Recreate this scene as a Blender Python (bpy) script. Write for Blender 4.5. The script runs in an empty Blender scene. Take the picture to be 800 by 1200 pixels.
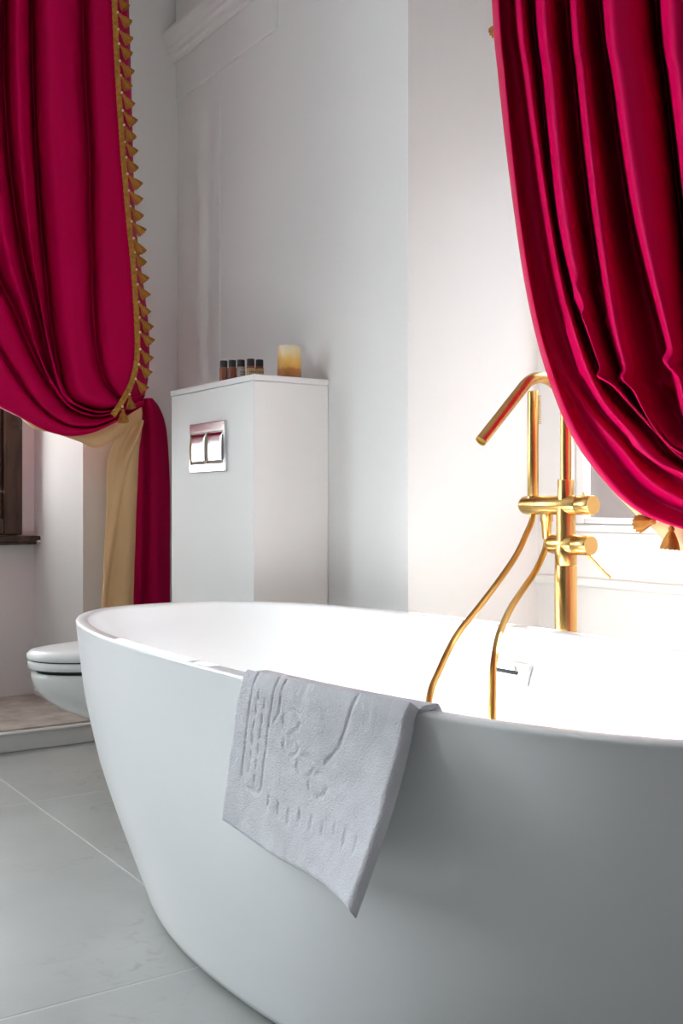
import bpy, bmesh, math, random
from mathutils import Vector, Matrix, noise

random.seed(4)
scene = bpy.context.scene
COL = scene.collection
PI = math.pi

# ------------------------------------------------------------------ camera
cam_data = bpy.data.cameras.new('camera')
cam = bpy.data.objects.new('camera', cam_data)
COL.objects.link(cam)
cam.location = (0, 0, 0.82)
cam.rotation_euler = (PI / 2, 0, -math.radians(33.85))
cam_data.sensor_fit = 'VERTICAL'
cam_data.sensor_height = 36.0
cam_data.lens = 36.0 * 1245 / 1200
cam_data.shift_y = -8 / 1200
cam_data.clip_start = 0.02
scene.camera = cam

# ------------------------------------------------------------------ world, sun, window daylight, exposure
world = bpy.data.worlds.new('world')
scene.world = world
world.use_nodes = True
bg = world.node_tree.nodes['Background']
bg.inputs[0].default_value = (0.80, 0.90, 1.0, 1)
bg.inputs[1].default_value = 3.5

def aim(o, d):
    o.rotation_euler = Vector(d).to_track_quat('-Z', 'Y').to_euler()

sd = bpy.data.lights.new('sun', 'SUN')
sd.energy = 55.0
sd.angle = math.radians(0.6)
sd.color = (1.0, 0.988, 0.965)
sun = bpy.data.objects.new('sun', sd)
COL.objects.link(sun)
sun.location = (6, 3, 6)
aim(sun, (-1.0, -0.11, -0.62))

def area(name, loc, d, sx, sy, e, col):
    l = bpy.data.lights.new(name, 'AREA')
    l.shape = 'RECTANGLE'
    l.size, l.size_y, l.energy, l.color = sx, sy, e, col
    o = bpy.data.objects.new(name, l)
    COL.objects.link(o)
    o.location = loc
    aim(o, d)
    return o

area('daylight_street_window', (-1.10, 4.42, 1.575), (0, -1, 0), 1.3, 1.85, 210, (0.90, 0.95, 1.0))
area('daylight_curtained_window', (0.72, 4.40, 1.55), (0, -1, 0), 0.95, 1.7, 34, (1.0, 0.93, 0.86))

vs = scene.view_settings
vs.view_transform = 'Standard'
vs.look = 'None'
vs.exposure = 0.04
vs.gamma = 1.0
vs.use_curve_mapping = False

# ------------------------------------------------------------------ helpers: materials
def new_mat(name):
    m = bpy.data.materials.new(name)
    m.use_nodes = True
    nt = m.node_tree
    return m, nt, nt.nodes['Principled BSDF']

def mat(name, base, rough=0.5, metal=0.0, coat=0.0, bump=0.0, bscale=40.0, var=0.0, vscale=4.0, base2=None,
        stretch=None, sheen=0.0, spec=None, aniso=0.0, detail=4.0):
    m, nt, p = new_mat(name)
    N, Lk = nt.nodes, nt.links
    p.inputs['Base Color'].default_value = (*base, 1)
    p.inputs['Roughness'].default_value = rough
    p.inputs['Metallic'].default_value = metal
    p.inputs['Coat Weight'].default_value = coat
    p.inputs['Coat Roughness'].default_value = 0.04
    p.inputs['Sheen Weight'].default_value = sheen
    if spec is not None:
        p.inputs['Specular IOR Level'].default_value = spec
    p.inputs['Anisotropic'].default_value = aniso
    tc = N.new('ShaderNodeTexCoord')
    mp = N.new('ShaderNodeMapping')
    Lk.new(tc.outputs['Object'], mp.inputs[0])
    if stretch:
        mp.inputs['Scale'].default_value = stretch
    if var:
        n = N.new('ShaderNodeTexNoise')
        n.inputs['Scale'].default_value = vscale
        n.inputs['Detail'].default_value = detail
        Lk.new(mp.outputs[0], n.inputs['Vector'])
        r = N.new('ShaderNodeValToRGB')
        b2 = base2 or tuple(c * (1 - var) for c in base)
        r.color_ramp.elements[0].position = 0.35
        r.color_ramp.elements[0].color = (*b2, 1)
        r.color_ramp.elements[1].position = 0.65
        r.color_ramp.elements[1].color = (*base, 1)
        Lk.new(n.outputs['Fac'], r.inputs[0])
        Lk.new(r.outputs[0], p.inputs['Base Color'])
    if bump:
        n = N.new('ShaderNodeTexNoise')
        n.inputs['Scale'].default_value = bscale
        n.inputs['Detail'].default_value = 6
        Lk.new(mp.outputs[0], n.inputs['Vector'])
        b = N.new('ShaderNodeBump')
        b.inputs['Strength'].default_value = bump
        b.inputs['Distance'].default_value = 0.01
        Lk.new(n.outputs['Fac'], b.inputs['Height'])
        Lk.new(b.outputs[0], p.inputs['Normal'])
    return m

M = {}
M['wall'] = mat('white_wall_paint', (0.80, 0.792, 0.785), 0.75, bump=0.06, bscale=60, var=0.03, vscale=1.5)
M['bounce_cut'] = mat('bounce_cut_taupe', (0.085, 0.068, 0.06), 0.6, bump=0.06, bscale=60)  # dark tone of the added panels that soak up bounced light
M['trim'] = mat('white_trim_paint', (0.80, 0.79, 0.775), 0.5, bump=0.04, bscale=50)
M['ceiling'] = mat('ceiling_paint', (0.82, 0.81, 0.80), 0.8)
M['grout'] = mat('floor_grout', (0.55, 0.55, 0.54), 0.85, bump=0.2, bscale=90)
M['tub'] = mat('white_acrylic', (0.89, 0.895, 0.90), 0.27, coat=0.12)
M['ceramic'] = mat('white_ceramic', (0.80, 0.81, 0.79), 0.10, coat=0.6)
M['seat'] = mat('white_seat_plastic', (0.82, 0.83, 0.82), 0.22)
M['dark_gap'] = mat('gap_shade_dark', (0.03, 0.03, 0.025), 0.7)  # near-black filler, shade between bowl, seat and lid put in as colour
M['box'] = mat('white_panel_paint', (0.84, 0.84, 0.835), 0.62, bump=0.02, bscale=30)
M['chrome'] = mat('polished_chrome', (0.86, 0.85, 0.86), 0.06, metal=1.0)
M['chrome_soft'] = mat('satin_chrome', (0.74, 0.73, 0.74), 0.19, metal=1.0)
M['black'] = mat('black_slot', (0.01, 0.01, 0.01), 0.5)
M['brass'] = mat('brushed_brass', (0.60, 0.385, 0.135), 0.27, metal=1.0, bump=0.05, bscale=120, stretch=(1, 1, 0.06), aniso=0.4)
M['brass_cap'] = mat('brass_end_cap', (0.70, 0.50, 0.18), 0.40, metal=1.0)
M['brass_hose'] = mat('brass_hose', (0.52, 0.30, 0.075), 0.28, metal=1.0, bump=0.03, bscale=200)
M['rubber'] = mat('nozzle_rubber', (0.38, 0.28, 0.16), 0.6)
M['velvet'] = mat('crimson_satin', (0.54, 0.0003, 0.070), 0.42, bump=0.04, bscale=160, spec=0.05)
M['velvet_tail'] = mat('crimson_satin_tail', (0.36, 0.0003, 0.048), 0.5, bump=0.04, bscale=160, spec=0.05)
M['lining'] = mat('gold_lining', (0.78, 0.50, 0.25), 0.55, bump=0.08, bscale=30)
M['lining_cream'] = mat('pale_gold_lining', (0.74, 0.71, 0.66), 0.6, bump=0.08, bscale=30)
M['fringe'] = mat('gold_fringe', (0.58, 0.27, 0.035), 0.7, bump=0.5, bscale=140, var=0.35, vscale=90)
M['tassel'] = mat('gold_tassel_thread', (0.56, 0.22, 0.025), 0.75, bump=0.6, bscale=120, var=0.4, vscale=120, stretch=(1, 1, 0.1))
M['bead'] = mat('cream_bead', (0.85, 0.72, 0.52), 0.35)
M['towel'] = mat('lilac_grey_terry', (0.74, 0.73, 0.775), 0.95, bump=0.35, bscale=420, var=0.10, vscale=18, sheen=0.3)
M['stone'] = mat('veined_stone', (0.60, 0.53, 0.47), 0.35, var=0.6, vscale=11, base2=(0.33, 0.28, 0.24), bump=0.1, bscale=14)
M['window_paint'] = mat('window_frame_paint', (0.80, 0.81, 0.81), 0.3)
M['facade'] = mat('facade_plaster', (0.125, 0.088, 0.078), 0.9, bump=0.3, bscale=8, var=0.25, vscale=1.2)
M['cap_black'] = mat('bottle_cap_plastic', (0.012, 0.011, 0.012), 0.4)
M['amber'] = mat('amber_glass', (0.20, 0.045, 0.014), 0.12, coat=0.5)
M['clear'] = mat('pale_grey_bottle', (0.42, 0.35, 0.31), 0.2, coat=0.4)
M['label_tan'] = mat('tan_paper_label', (0.58, 0.38, 0.19), 0.7, var=0.3, vscale=60)
M['label_grey'] = mat('grey_paper_label', (0.55, 0.47, 0.43), 0.7, var=0.2, vscale=70)
M['wick'] = mat('candle_wick', (0.03, 0.025, 0.02), 0.9)
M['print'] = mat('label_print', (0.05, 0.035, 0.025), 0.8)

def tile_mat():
    m, nt, p = new_mat('grey_stone_tile')
    N, Lk = nt.nodes, nt.links
    g = N.new('ShaderNodeNewGeometry')
    n1 = N.new('ShaderNodeTexNoise'); n1.inputs['Scale'].default_value = 1.7; n1.inputs['Detail'].default_value = 6
    n2 = N.new('ShaderNodeTexNoise'); n2.inputs['Scale'].default_value = 22; n2.inputs['Detail'].default_value = 8
    n2.inputs['Distortion'].default_value = 1.2
    for n in (n1, n2):
        Lk.new(g.outputs['Position'], n.inputs['Vector'])
    r1 = N.new('ShaderNodeValToRGB')
    e = r1.color_ramp.elements
    e[0].position = 0.32; e[0].color = (0.34, 0.35, 0.34, 1)
    e[1].position = 0.70; e[1].color = (0.46, 0.46, 0.445, 1)
    Lk.new(n1.outputs['Fac'], r1.inputs[0])
    r2 = N.new('ShaderNodeValToRGB')
    e = r2.color_ramp.elements
    e[0].position = 0.28; e[0].color = (0.55, 0.52, 0.48, 1)
    e[1].position = 0.46; e[1].color = (1, 1, 1, 1)
    Lk.new(n2.outputs['Fac'], r2.inputs[0])
    mx = N.new('ShaderNodeMixRGB'); mx.blend_type = 'MULTIPLY'; mx.inputs[0].default_value = 0.55
    Lk.new(r1.outputs[0], mx.inputs[1]); Lk.new(r2.outputs[0], mx.inputs[2])
    n3 = N.new('ShaderNodeTexNoise'); n3.inputs['Scale'].default_value = 2.3; n3.inputs['Detail'].default_value = 3
    Lk.new(g.outputs['Position'], n3.inputs['Vector'])
    r3 = N.new('ShaderNodeValToRGB')
    r3.color_ramp.elements[0].position = 0.50; r3.color_ramp.elements[1].position = 0.68
    r3.color_ramp.elements[1].color = (0.8, 0.8, 0.8, 1)
    Lk.new(n3.outputs['Fac'], r3.inputs[0]); Lk.new(r3.outputs[0], mx.inputs[0])
    Lk.new(mx.outputs[0], p.inputs['Base Color'])
    p.inputs['Roughness'].default_value = 0.36
    b = N.new('ShaderNodeBump'); b.inputs['Strength'].default_value = 0.06; b.inputs['Distance'].default_value = 0.01
    Lk.new(n2.outputs['Fac'], b.inputs['Height']); Lk.new(b.outputs[0], p.inputs['Normal'])
    return m
M['tile'] = tile_mat()

def wood_mat():
    m, nt, p = new_mat('worn_dark_wood')
    N, Lk = nt.nodes, nt.links
    g = N.new('ShaderNodeTexCoord')
    mp = N.new('ShaderNodeMapping'); mp.inputs['Scale'].default_value = (9, 9, 1.6)
    Lk.new(g.outputs['Object'], mp.inputs[0])
    n1 = N.new('ShaderNodeTexNoise'); n1.inputs['Scale'].default_value = 3.2; n1.inputs['Detail'].default_value = 8
    Lk.new(mp.outputs[0], n1.inputs['Vector'])
    r1 = N.new('ShaderNodeValToRGB')
    e = r1.color_ramp.elements
    e[0].position = 0.3; e[0].color = (0.014, 0.008, 0.005, 1)
    e[1].position = 0.72; e[1].color = (0.10, 0.055, 0.03, 1)
    Lk.new(n1.outputs['Fac'], r1.inputs[0])
    n2 = N.new('ShaderNodeTexNoise'); n2.inputs['Scale'].default_value = 26; n2.inputs['Detail'].default_value = 5
    Lk.new(g.outputs['Object'], n2.inputs['Vector'])
    r2 = N.new('ShaderNodeValToRGB')
    e = r2.color_ramp.elements
    e[0].position = 0.69; e[0].color = (0, 0, 0, 1)
    e[1].position = 0.74; e[1].color = (1, 1, 1, 1)
    Lk.new(n2.outputs['Fac'], r2.inputs[0])
    mx = N.new('ShaderNodeMixRGB')
    Lk.new(r2.outputs[0], mx.inputs[0]); Lk.new(r1.outputs[0], mx.inputs[1])
    mx.inputs[2].default_value = (0.42, 0.36, 0.28, 1)
    Lk.new(mx.outputs[0], p.inputs['Base Color'])
    p.inputs['Roughness'].default_value = 0.6
    b = N.new('ShaderNodeBump'); b.inputs['Strength'].default_value = 0.5; b.inputs['Distance'].default_value = 0.01
    Lk.new(n1.outputs['Fac'], b.inputs['Height']); Lk.new(b.outputs[0], p.inputs['Normal'])
    return m
M['wood'] = wood_mat()

def candle_mat():
    m, nt, p = new_mat('layered_wax')
    N, Lk = nt.nodes, nt.links
    g = N.new('ShaderNodeTexCoord')
    sp = N.new('ShaderNodeSeparateXYZ'); Lk.new(g.outputs['Generated'], sp.inputs[0])
    n = N.new('ShaderNodeTexNoise'); n.inputs['Scale'].default_value = 6
    Lk.new(g.outputs['Generated'], n.inputs['Vector'])
    ad = N.new('ShaderNodeMath'); ad.operation = 'MULTIPLY_ADD'; ad.inputs[1].default_value = 0.16
    Lk.new(n.outputs['Fac'], ad.inputs[0]); Lk.new(sp.outputs['Z'], ad.inputs[2])
    r = N.new('ShaderNodeValToRGB')
    e = r.color_ramp.elements
    e[0].position = 0.14; e[0].color = (0.36, 0.13, 0.03, 1)
    e[1].position = 1.0; e[1].color = (0.80, 0.70, 0.50, 1)
    for pos, c in ((0.36, (0.44, 0.17, 0.035)), (0.42, (0.66, 0.34, 0.07)), (0.66, (0.72, 0.46, 0.14)), (0.86, (0.78, 0.64, 0.38))):
        x = e.new(pos); x.color = (*c, 1)
    Lk.new(ad.outputs[0], r.inputs[0]); Lk.new(r.outputs[0], p.inputs['Base Color'])
    p.inputs['Roughness'].default_value = 0.45
    p.inputs['Subsurface Weight'].default_value = 0.25
    p.inputs['Subsurface Radius'].default_value = (0.02, 0.01, 0.004)
    return m
M['wax'] = candle_mat()

def glass_mat():
    m = bpy.data.materials.new('window_glass')
    m.use_nodes = True
    nt = m.node_tree
    N, Lk = nt.nodes, nt.links
    N.clear()
    o = N.new('ShaderNodeOutputMaterial')
    t = N.new('ShaderNodeBsdfTransparent'); t.inputs[0].default_value = (0.94, 0.96, 0.96, 1)
    g = N.new('ShaderNodeBsdfGlossy'); g.inputs['Roughness'].default_value = 0.02
    mx = N.new('ShaderNodeMixShader')
    mx.inputs[0].default_value = 0.06; Lk.new(t.outputs[0], mx.inputs[1]); Lk.new(g.outputs[0], mx.inputs[2])
    Lk.new(mx.outputs[0], o.inputs[0])
    return m
M['glass'] = glass_mat()

# ------------------------------------------------------------------ helpers: objects and shapes
def tag(o, label=None, cat=None, group=None, kind=None):
    if label: o['label'] = label
    if cat: o['category'] = cat
    if group: o['group'] = group
    if kind: o['kind'] = kind
    return o

def thing(name, label, cat, loc=(0, 0, 0), rz=0.0, group=None):
    o = bpy.data.objects.new(name, None)
    o.empty_display_size = 0.1
    COL.objects.link(o)
    o.location = loc
    o.rotation_euler = (0, 0, rz)
    return tag(o, label, cat, group)

def obj(name, bm, m, parent=None, smooth=True, bevel=0.0, angle=40, segs=2):
    me = bpy.data.meshes.new(name)
    bmesh.ops.recalc_face_normals(bm, faces=bm.faces)
    bm.to_mesh(me)
    bm.free()
    me.materials.append(M[m])
    o = bpy.data.objects.new(name, me)
    COL.objects.link(o)
    if parent is not None:
        o.parent = parent
    if smooth:
        me.polygons.foreach_set('use_smooth', [True] * len(me.polygons))
        try:
            me.set_sharp_from_angle(angle=math.radians(angle))
        except Exception:
            pass
    if bevel:
        b = o.modifiers.new('bevel', 'BEVEL')
        b.width = bevel
        b.segments = segs
        b.limit_method = 'ANGLE'
    return o

def box(bm, x0, x1, y0, y1, z0, z1):
    v = [bm.verts.new((x, y, z)) for z in (z0, z1) for x, y in ((x0, y0), (x1, y0), (x1, y1), (x0, y1))]
    for f in ((0, 3, 2, 1), (4, 5, 6, 7), (0, 1, 5, 4), (1, 2, 6, 5), (2, 3, 7, 6), (3, 0, 4, 7)):
        bm.faces.new([v[i] for i in f])

def prism(bm, poly, z0, z1):
    a = [bm.verts.new((x, y, z0)) for x, y in poly]
    b = [bm.verts.new((x, y, z1)) for x, y in poly]
    n = len(poly)
    bm.faces.new(a[::-1]); bm.faces.new(b)
    for i in range(n):
        bm.faces.new((a[i], a[(i + 1) % n], b[(i + 1) % n], b[i]))

def bmbox(*a):
    bm = bmesh.new(); box(bm, *a); return bm

def frame_basis(d):
    d = Vector(d).normalized()
    up = Vector((0, 0, 1)) if abs(d.z) < 0.95 else Vector((1, 0, 0))
    u = d.cross(up).normalized()
    return d, u, u.cross(d).normalized()

def lathe(bm, prof, axis=(0, 0, 1), org=(0, 0, 0), n=32, cap=True):
    d, u, w = frame_basis(axis)
    org = Vector(org)
    rings = []
    for r, t in prof:
        rings.append([bm.verts.new(org + d * t + u * (r * math.cos(2 * PI * k / n)) + w * (r * math.sin(2 * PI * k / n))) for k in range(n)])
    for a, b in zip(rings, rings[1:]):
        for k in range(n):
            bm.faces.new((a[k], a[(k + 1) % n], b[(k + 1) % n], b[k]))
    if cap:
        bm.faces.new(rings[0][::-1]); bm.faces.new(rings[-1])

def bmlathe(*a, **k):
    bm = bmesh.new(); lathe(bm, *a, **k); return bm

def tube(bm, pts, r, n=14, cap=True):
    pts = [Vector(p) for p in pts]
    rings = []
    u = None
    for i, p in enumerate(pts):
        d = (pts[min(i + 1, len(pts) - 1)] - pts[max(i - 1, 0)]).normalized()
        if u is None:
            _, u, _w = frame_basis(d)
        u = (u - d * u.dot(d)).normalized()
        w = d.cross(u)
        rr = r[i] if isinstance(r, (list, tuple)) else r
        rings.append([bm.verts.new(p + u * (rr * math.cos(2 * PI * k / n)) + w * (rr * math.sin(2 * PI * k / n))) for k in range(n)])
    for a, b in zip(rings, rings[1:]):
        for k in range(n):
            bm.faces.new((a[k], a[(k + 1) % n], b[(k + 1) % n], b[k]))
    if cap:
        bm.faces.new(rings[0][::-1]); bm.faces.new(rings[-1])

def catmull(pts, t):
    n = len(pts) - 1
    i = min(int(t), n - 1)
    f = t - i
    p1, p2 = pts[i], pts[i + 1]
    p0 = pts[i - 1] if i > 0 else p1 * 2 - p2
    p3 = pts[i + 2] if i + 2 <= n else p2 * 2 - p1
    return 0.5 * ((2 * p1) + (p2 - p0) * f + (2 * p0 - 5 * p1 + 4 * p2 - p3) * f * f + (3 * p1 - p0 - 3 * p2 + p3) * f ** 3)

def spline(pts, sub):
    pts = [Vector(p) for p in pts]
    n = len(pts) - 1
    return [catmull(pts, k / sub) for k in range(n * sub + 1)]

def grid(bm, rows):
    V = [[bm.verts.new(p) for p in r] for r in rows]
    for a, b in zip(V, V[1:]):
        for k in range(len(a) - 1):
            bm.faces.new((a[k], a[k + 1], b[k + 1], b[k]))
    return V

def interp(x, xs, ys):
    for i in range(len(xs) - 1):
        if x <= xs[i + 1]:
            f = (x - xs[i]) / (xs[i + 1] - xs[i])
            return ys[i] + (ys[i + 1] - ys[i]) * f
    return ys[-1]

# ------------------------------------------------------------------ the room
H = 3.10
X0, X1, Y0 = -2.30, 1.754, -1.70        # room faces: street wall, tub-side wall, wall behind the camera
YB = 3.747                              # back wall face
NB = 4.164                              # back niche rear face
NR = 2.168                              # tub-side niche rear face

floor = tag(obj('floor', bmbox(X0 - .3, NR + .4, Y0 - .3, NB + .3, -0.20, -0.0006), 'grout', smooth=False), kind='structure')
tile_me = None
gx = [0.924 + 0.6 * k for k in range(-6, 3)]
gy = [1.709 + 1.205 * k for k in range(-3, 3)]
for ix in range(len(gx) - 1):
    for iy in range(len(gy) - 1):
        if tile_me is None:
            t = obj('tile', bmbox(-0.2978, 0.2978, -0.5998, 0.5998, -0.012, 0.0), 'tile', floor, smooth=False, bevel=0.0012)
            tile_me = t.data
        else:
            t = bpy.data.objects.new('tile', tile_me)
            COL.objects.link(t)
            t.parent = floor
            b = t.modifiers.new('bevel', 'BEVEL'); b.width = 0.0012; b.segments = 2
        t.location = (gx[ix] + 0.3, gy[iy] + 0.6025, random.uniform(-0.0004, 0.0002))

tag(obj('ceiling', bmbox(X0 - .3, NR + .4, Y0 - .3, NB + .3, H, H + .2), 'ceiling', smooth=False), kind='structure')

# tub-side wall: plain run, splayed window niche, short run near the camera
WY0, WY1, WZ0, WZ1 = 1.02, 2.125, 0.745, 1.85
bm = bmesh.new()
prism(bm, [(X1, 2.291), (X1, NB + .3), (NR + .3, NB + .3), (NR + .3, 3.0), (NR + .05, 2.32), (NR + .05, 2.22), (NR, 2.22)], 0, H)
prism(bm, [(X1, 0.70), (NR, 0.77), (NR + .3, 0.77), (NR + .3, Y0 - .3), (X1, Y0 - .3)], 0, H)
box(bm, NR, NR + .05, 0.77, WY0, 0, H)
box(bm, NR, NR + .05, WY1, 2.22, 0, H)
box(bm, NR, NR + .05, WY0, WY1, 0, WZ0)
box(bm, NR, NR + .05, WY0, WY1, WZ1, H)
tag(obj('wall_right', bm, 'wall', smooth=False), kind='structure')

# back wall: pier, splayed niche with the old wooden window, long run to the left
BX0, BX1, BZ0, BZ1 = 0.30, 1.20, 0.74, 2.55
bm = bmesh.new()
prism(bm, [(1.377, YB), (1.331, NB), (1.331, NB + .3), (X1, NB + .3), (X1, YB)], 0, H)
LX0, LX1, LZ0, LZ1 = -1.75, -0.45, 0.65, 2.50
prism(bm, [(0.10, YB), (0.146, NB), (0.146, NB + .3), (LX1, NB + .3), (LX1, YB)], 0, H)
box(bm, X0 - .3, LX0, YB, NB + .3, 0, H)
box(bm, LX0, LX1, YB, NB + .3, 0, LZ0)
box(bm, LX0, LX1, YB, NB + .3, LZ1, H)
box(bm, 0.146, BX0, NB, NB + .3, 0, H)
box(bm, BX1, 1.331, NB, NB + .3, 0, H)
box(bm, BX0, BX1, NB, NB + .3, 0, BZ0)
box(bm, BX0, BX1, NB, NB + .3, BZ1, H)
tag(obj('wall_back', bm, 'wall', smooth=False), kind='structure')

# side wall and the wall behind the camera, white, with unseen dark panels added to cut bounced light
tag(obj('wall_left', bmbox(X0 - .3, X0, Y0, YB, 0, H), 'wall', smooth=False), kind='structure')
tag(obj('bounce_cut_panel_left', bmbox(X0, X0 + .03, Y0 + .03, 3.52, 0, 3.0), 'bounce_cut', smooth=False, bevel=.004), kind='structure')
tag(obj('bounce_cut_panel_front', bmbox(X0, X1, Y0, Y0 + .03, 0, 1.9), 'bounce_cut', smooth=False, bevel=.004), kind='structure')
tag(obj('wall_front', bmbox(X0 - .3, X1, Y0 - .3, Y0, 0, H), 'wall', smooth=False), kind='structure')

# stone ledge on a white step along the back wall
ledge = tag(obj('trim_1', bmbox(X0, X1, 3.539, YB, 0.0, 0.058), 'trim', smooth=False, bevel=0.003), kind='structure')
bm = bmesh.new(); box(bm, X0, X1, 3.530, YB, 0.058, 0.068)
obj('nosing', bm, 'trim', ledge, smooth=False, bevel=0.004)
xs = [-2.3, -1.65, -1.0, -0.42, 0.20, 0.78, 1.375]
for a, b in zip(xs, xs[1:]):
    back = NB if a > 0.1 else YB
    tag(obj('stone_slab', bmbox(a + .0015, min(b, 1.331 if a > .1 else b) - .0015, 3.545, back, 0.068, 0.0745), 'stone', ledge, smooth=False, bevel=0.001))
obj('stone_slab', bmbox(1.3765, X1, 3.545, YB, 0.068, 0.0745), 'stone', ledge, smooth=False, bevel=0.001)
bm = bmesh.new(); prism(bm, [(0.10, YB), (1.377, YB), (1.331, NB), (0.146, NB)], 0.0, 0.066)
obj('step_core', bm, 'trim', ledge, smooth=False)

# cornice, raised plaster field and shallow pilaster on the tub-side wall
bm = bmesh.new()
prof = [(0.0, 0.0), (0.018, 0.0), (0.020, 0.012), (0.030, 0.018), (0.030, 0.036), (0.040, 0.046), (0.040, 0.058), (0.052, 0.068), (0.060, 0.096), (0.060, 0.108), (0.0, 0.108)]
for y in (2.60, YB):
    pass
ra = [bm.verts.new((X1 - p, 2.72, 2.515 + q)) for p, q in prof]
rb = [bm.verts.new((X1 - p, YB, 2.515 + q)) for p, q in prof]
for i in range(len(prof)):
    j = (i + 1) % len(prof)
    bm.faces.new((ra[i], ra[j], rb[j], rb[i]))
bm.faces.new(ra); bm.faces.new(rb[::-1])
tag(obj('trim_2', bm, 'trim', smooth=False), kind='structure')
tag(obj('trim_3', bmbox(X1 - .009, X1 + .02, 2.985, YB, 2.37, 2.9), 'wall', smooth=False, bevel=0.005, segs=3), kind='structure')
tag(obj('trim_4', bmbox(X1 - .0018, X1 + .02, 3.39, YB, 0.0745, 2.375), 'wall', smooth=False, bevel=0.004, segs=3), kind='structure')

# ------------------------------------------------------------------ windows
# bright white casement behind the bathtub
w1 = tag(thing('window_1', 'white framed window above the bathtub, mostly behind the right curtain', 'window', (NR, 1.5725, WZ0)), kind='structure')
def lw(x0, x1, y0, y1, z0, z1):
    return bmbox(x0 - NR, x1 - NR, y0 - 1.5725, y1 - 1.5725, z0 - WZ0, z1 - WZ0)
fx0, fx1 = NR + 0.004, NR + 0.048
obj('frame_stile', lw(fx0, fx1, WY1 - .035, WY1, WZ0, WZ1), 'window_paint', w1, bevel=.004)
obj('frame_stile', lw(fx0, fx1, WY0, WY0 + .035, WZ0, WZ1), 'window_paint', w1, bevel=.004)
obj('frame_rail', lw(fx0, fx1, WY0 + .035, WY1 - .035, WZ0, WZ0 + .022), 'window_paint', w1, bevel=.004)
obj('frame_rail', lw(fx0, fx1, WY0 + .035, WY1 - .035, WZ1 - .035, WZ1), 'window_paint', w1, bevel=.004)
mid = (WY0 + WY1) / 2
for a, b in ((WY0 + .036, mid - .001), (mid + .001, WY1 - .036)):
    sx0, sx1 = NR + .015, NR + .042
    sash = obj('sash', lw(sx0, sx1, a, a + .032, WZ0 + .022, WZ1 - .035), 'window_paint', w1, bevel=.004)
    obj('sash_stile', lw(sx0, sx1, b - .032, b, WZ0 + .022, WZ1 - .035), 'window_paint', sash, bevel=.004)
    obj('sash_rail', lw(sx0, sx1, a + .032, b - .032, WZ0 + .022, WZ0 + .04), 'window_paint', sash, bevel=.004)
    obj('sash_rail', lw(sx0, sx1, a + .032, b - .032, WZ1 - .07, WZ1 - .035), 'window_paint', sash, bevel=.004)
    obj('pane', lw(sx0 + .02, sx0 + .024, a + .032, b - .032, WZ0 + .04, WZ1 - .07), 'glass', sash, smooth=False)
tag(obj('trim_5', bmbox(NR - .018, NR + .01, 0.775, 2.218, 0.598, 0.622), 'trim', smooth=False, bevel=.008, segs=4), kind='structure')

# old dark wooden window in the back niche
w2 = tag(thing('window_2', 'old worn dark wooden window with a wooden sill behind the left curtain', 'window', (0.75, NB, BZ0)), kind='structure')
def lw2(x0, x1, y0, y1, z0, z1):
    return bmbox(x0 - .75, x1 - .75, y0 - NB, y1 - NB, z0 - BZ0, z1 - BZ0)
for a, b in ((1.205, 1.274), (0.226, 0.295)):
    obj('frame_stile', lw2(a, b, NB - .035, NB + .02, .705, 2.60), 'wood', w2, bevel=.004)
obj('frame_rail', lw2(0.295, 1.205, NB - .03, NB + .02, 2.53, 2.60), 'wood', w2, bevel=.004)
obj('frame_rail', lw2(0.295, 1.205, NB - .03, NB + .02, .705, .765), 'wood', w2, bevel=.004)
for a, b in ((0.30, 0.748), (0.752, 1.203)):
    leaf = obj('casement', lw2(a, a + .06, NB - .012, NB + .03, .767, 2.528), 'wood', w2, bevel=.004)
    obj('casement_stile', lw2(b - .06, b, NB - .012, NB + .03, .767, 2.528), 'wood', leaf, bevel=.004)
    for z in (.767, 1.62, 2.468):
        obj('casement_rail', lw2(a + .06, b - .06, NB - .012, NB + .03, z, z + .06), 'wood', leaf, bevel=.004)
    obj('pane', lw2(a + .06, b - .06, NB + .006, NB + .010, .827, 1.62), 'glass', leaf, smooth=False)
    obj('pane', lw2(a + .06, b - .06, NB + .006, NB + .010, 1.68, 2.468), 'glass', leaf, smooth=False)
bm = bmesh.new()
lathe(bm, [(.012, 0), (.012, .004), (.006, .006), (.006, .012), (.010, .016), (.008, .022)], axis=(0, -1, 0), org=(1.247 - .75, -.035, 1.14 - BZ0), n=16)
obj('window_catch', bm, 'wood', w2)
bm = bmesh.new()
prism(bm, [(0.16 - .75, 0.0), (0.16 - .75, -.062), (1.336 - .75, -.062), (1.341 - .75, -.05), (1.336 - .75, 0.0)], -.062, -.040)
prism(bm, [(0.17 - .75, 0.0), (0.17 - .75, -.050), (1.325 - .75, -.050), (1.33 - .75, 0.0)], -.074, -.062)
obj('window_sill', bm, 'wood', w2, bevel=.005, segs=3)
obj('paint_chip', bmbox(1.322 - .75, 1.338 - .75, -.0635, -.052, -.066, -.056), 'trim', w2, bevel=.003)

# plain white frame of the second window of the back wall, left of the view
w3 = tag(thing('window_3', 'white framed window in the back wall left of the view', 'window', (-1.10, NB + .10, LZ0)), kind='structure')
for x0, x1, z0, z1 in ((-.65, -.59, 0, 1.85), (.59, .65, 0, 1.85), (-.59, .59, 0, .06), (-.59, .59, 1.79, 1.85), (-.03, .03, .06, 1.79)):
    obj('frame_bar', bmbox(x0, x1, -.04, .04, z0, z1), 'window_paint', w3, bevel=.004)
for x0, x1 in ((-.59, -.03), (.03, .59)):
    obj('pane', bmbox(x0, x1, 0, .004, .06, 1.79), 'glass', w3, smooth=False)

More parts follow.
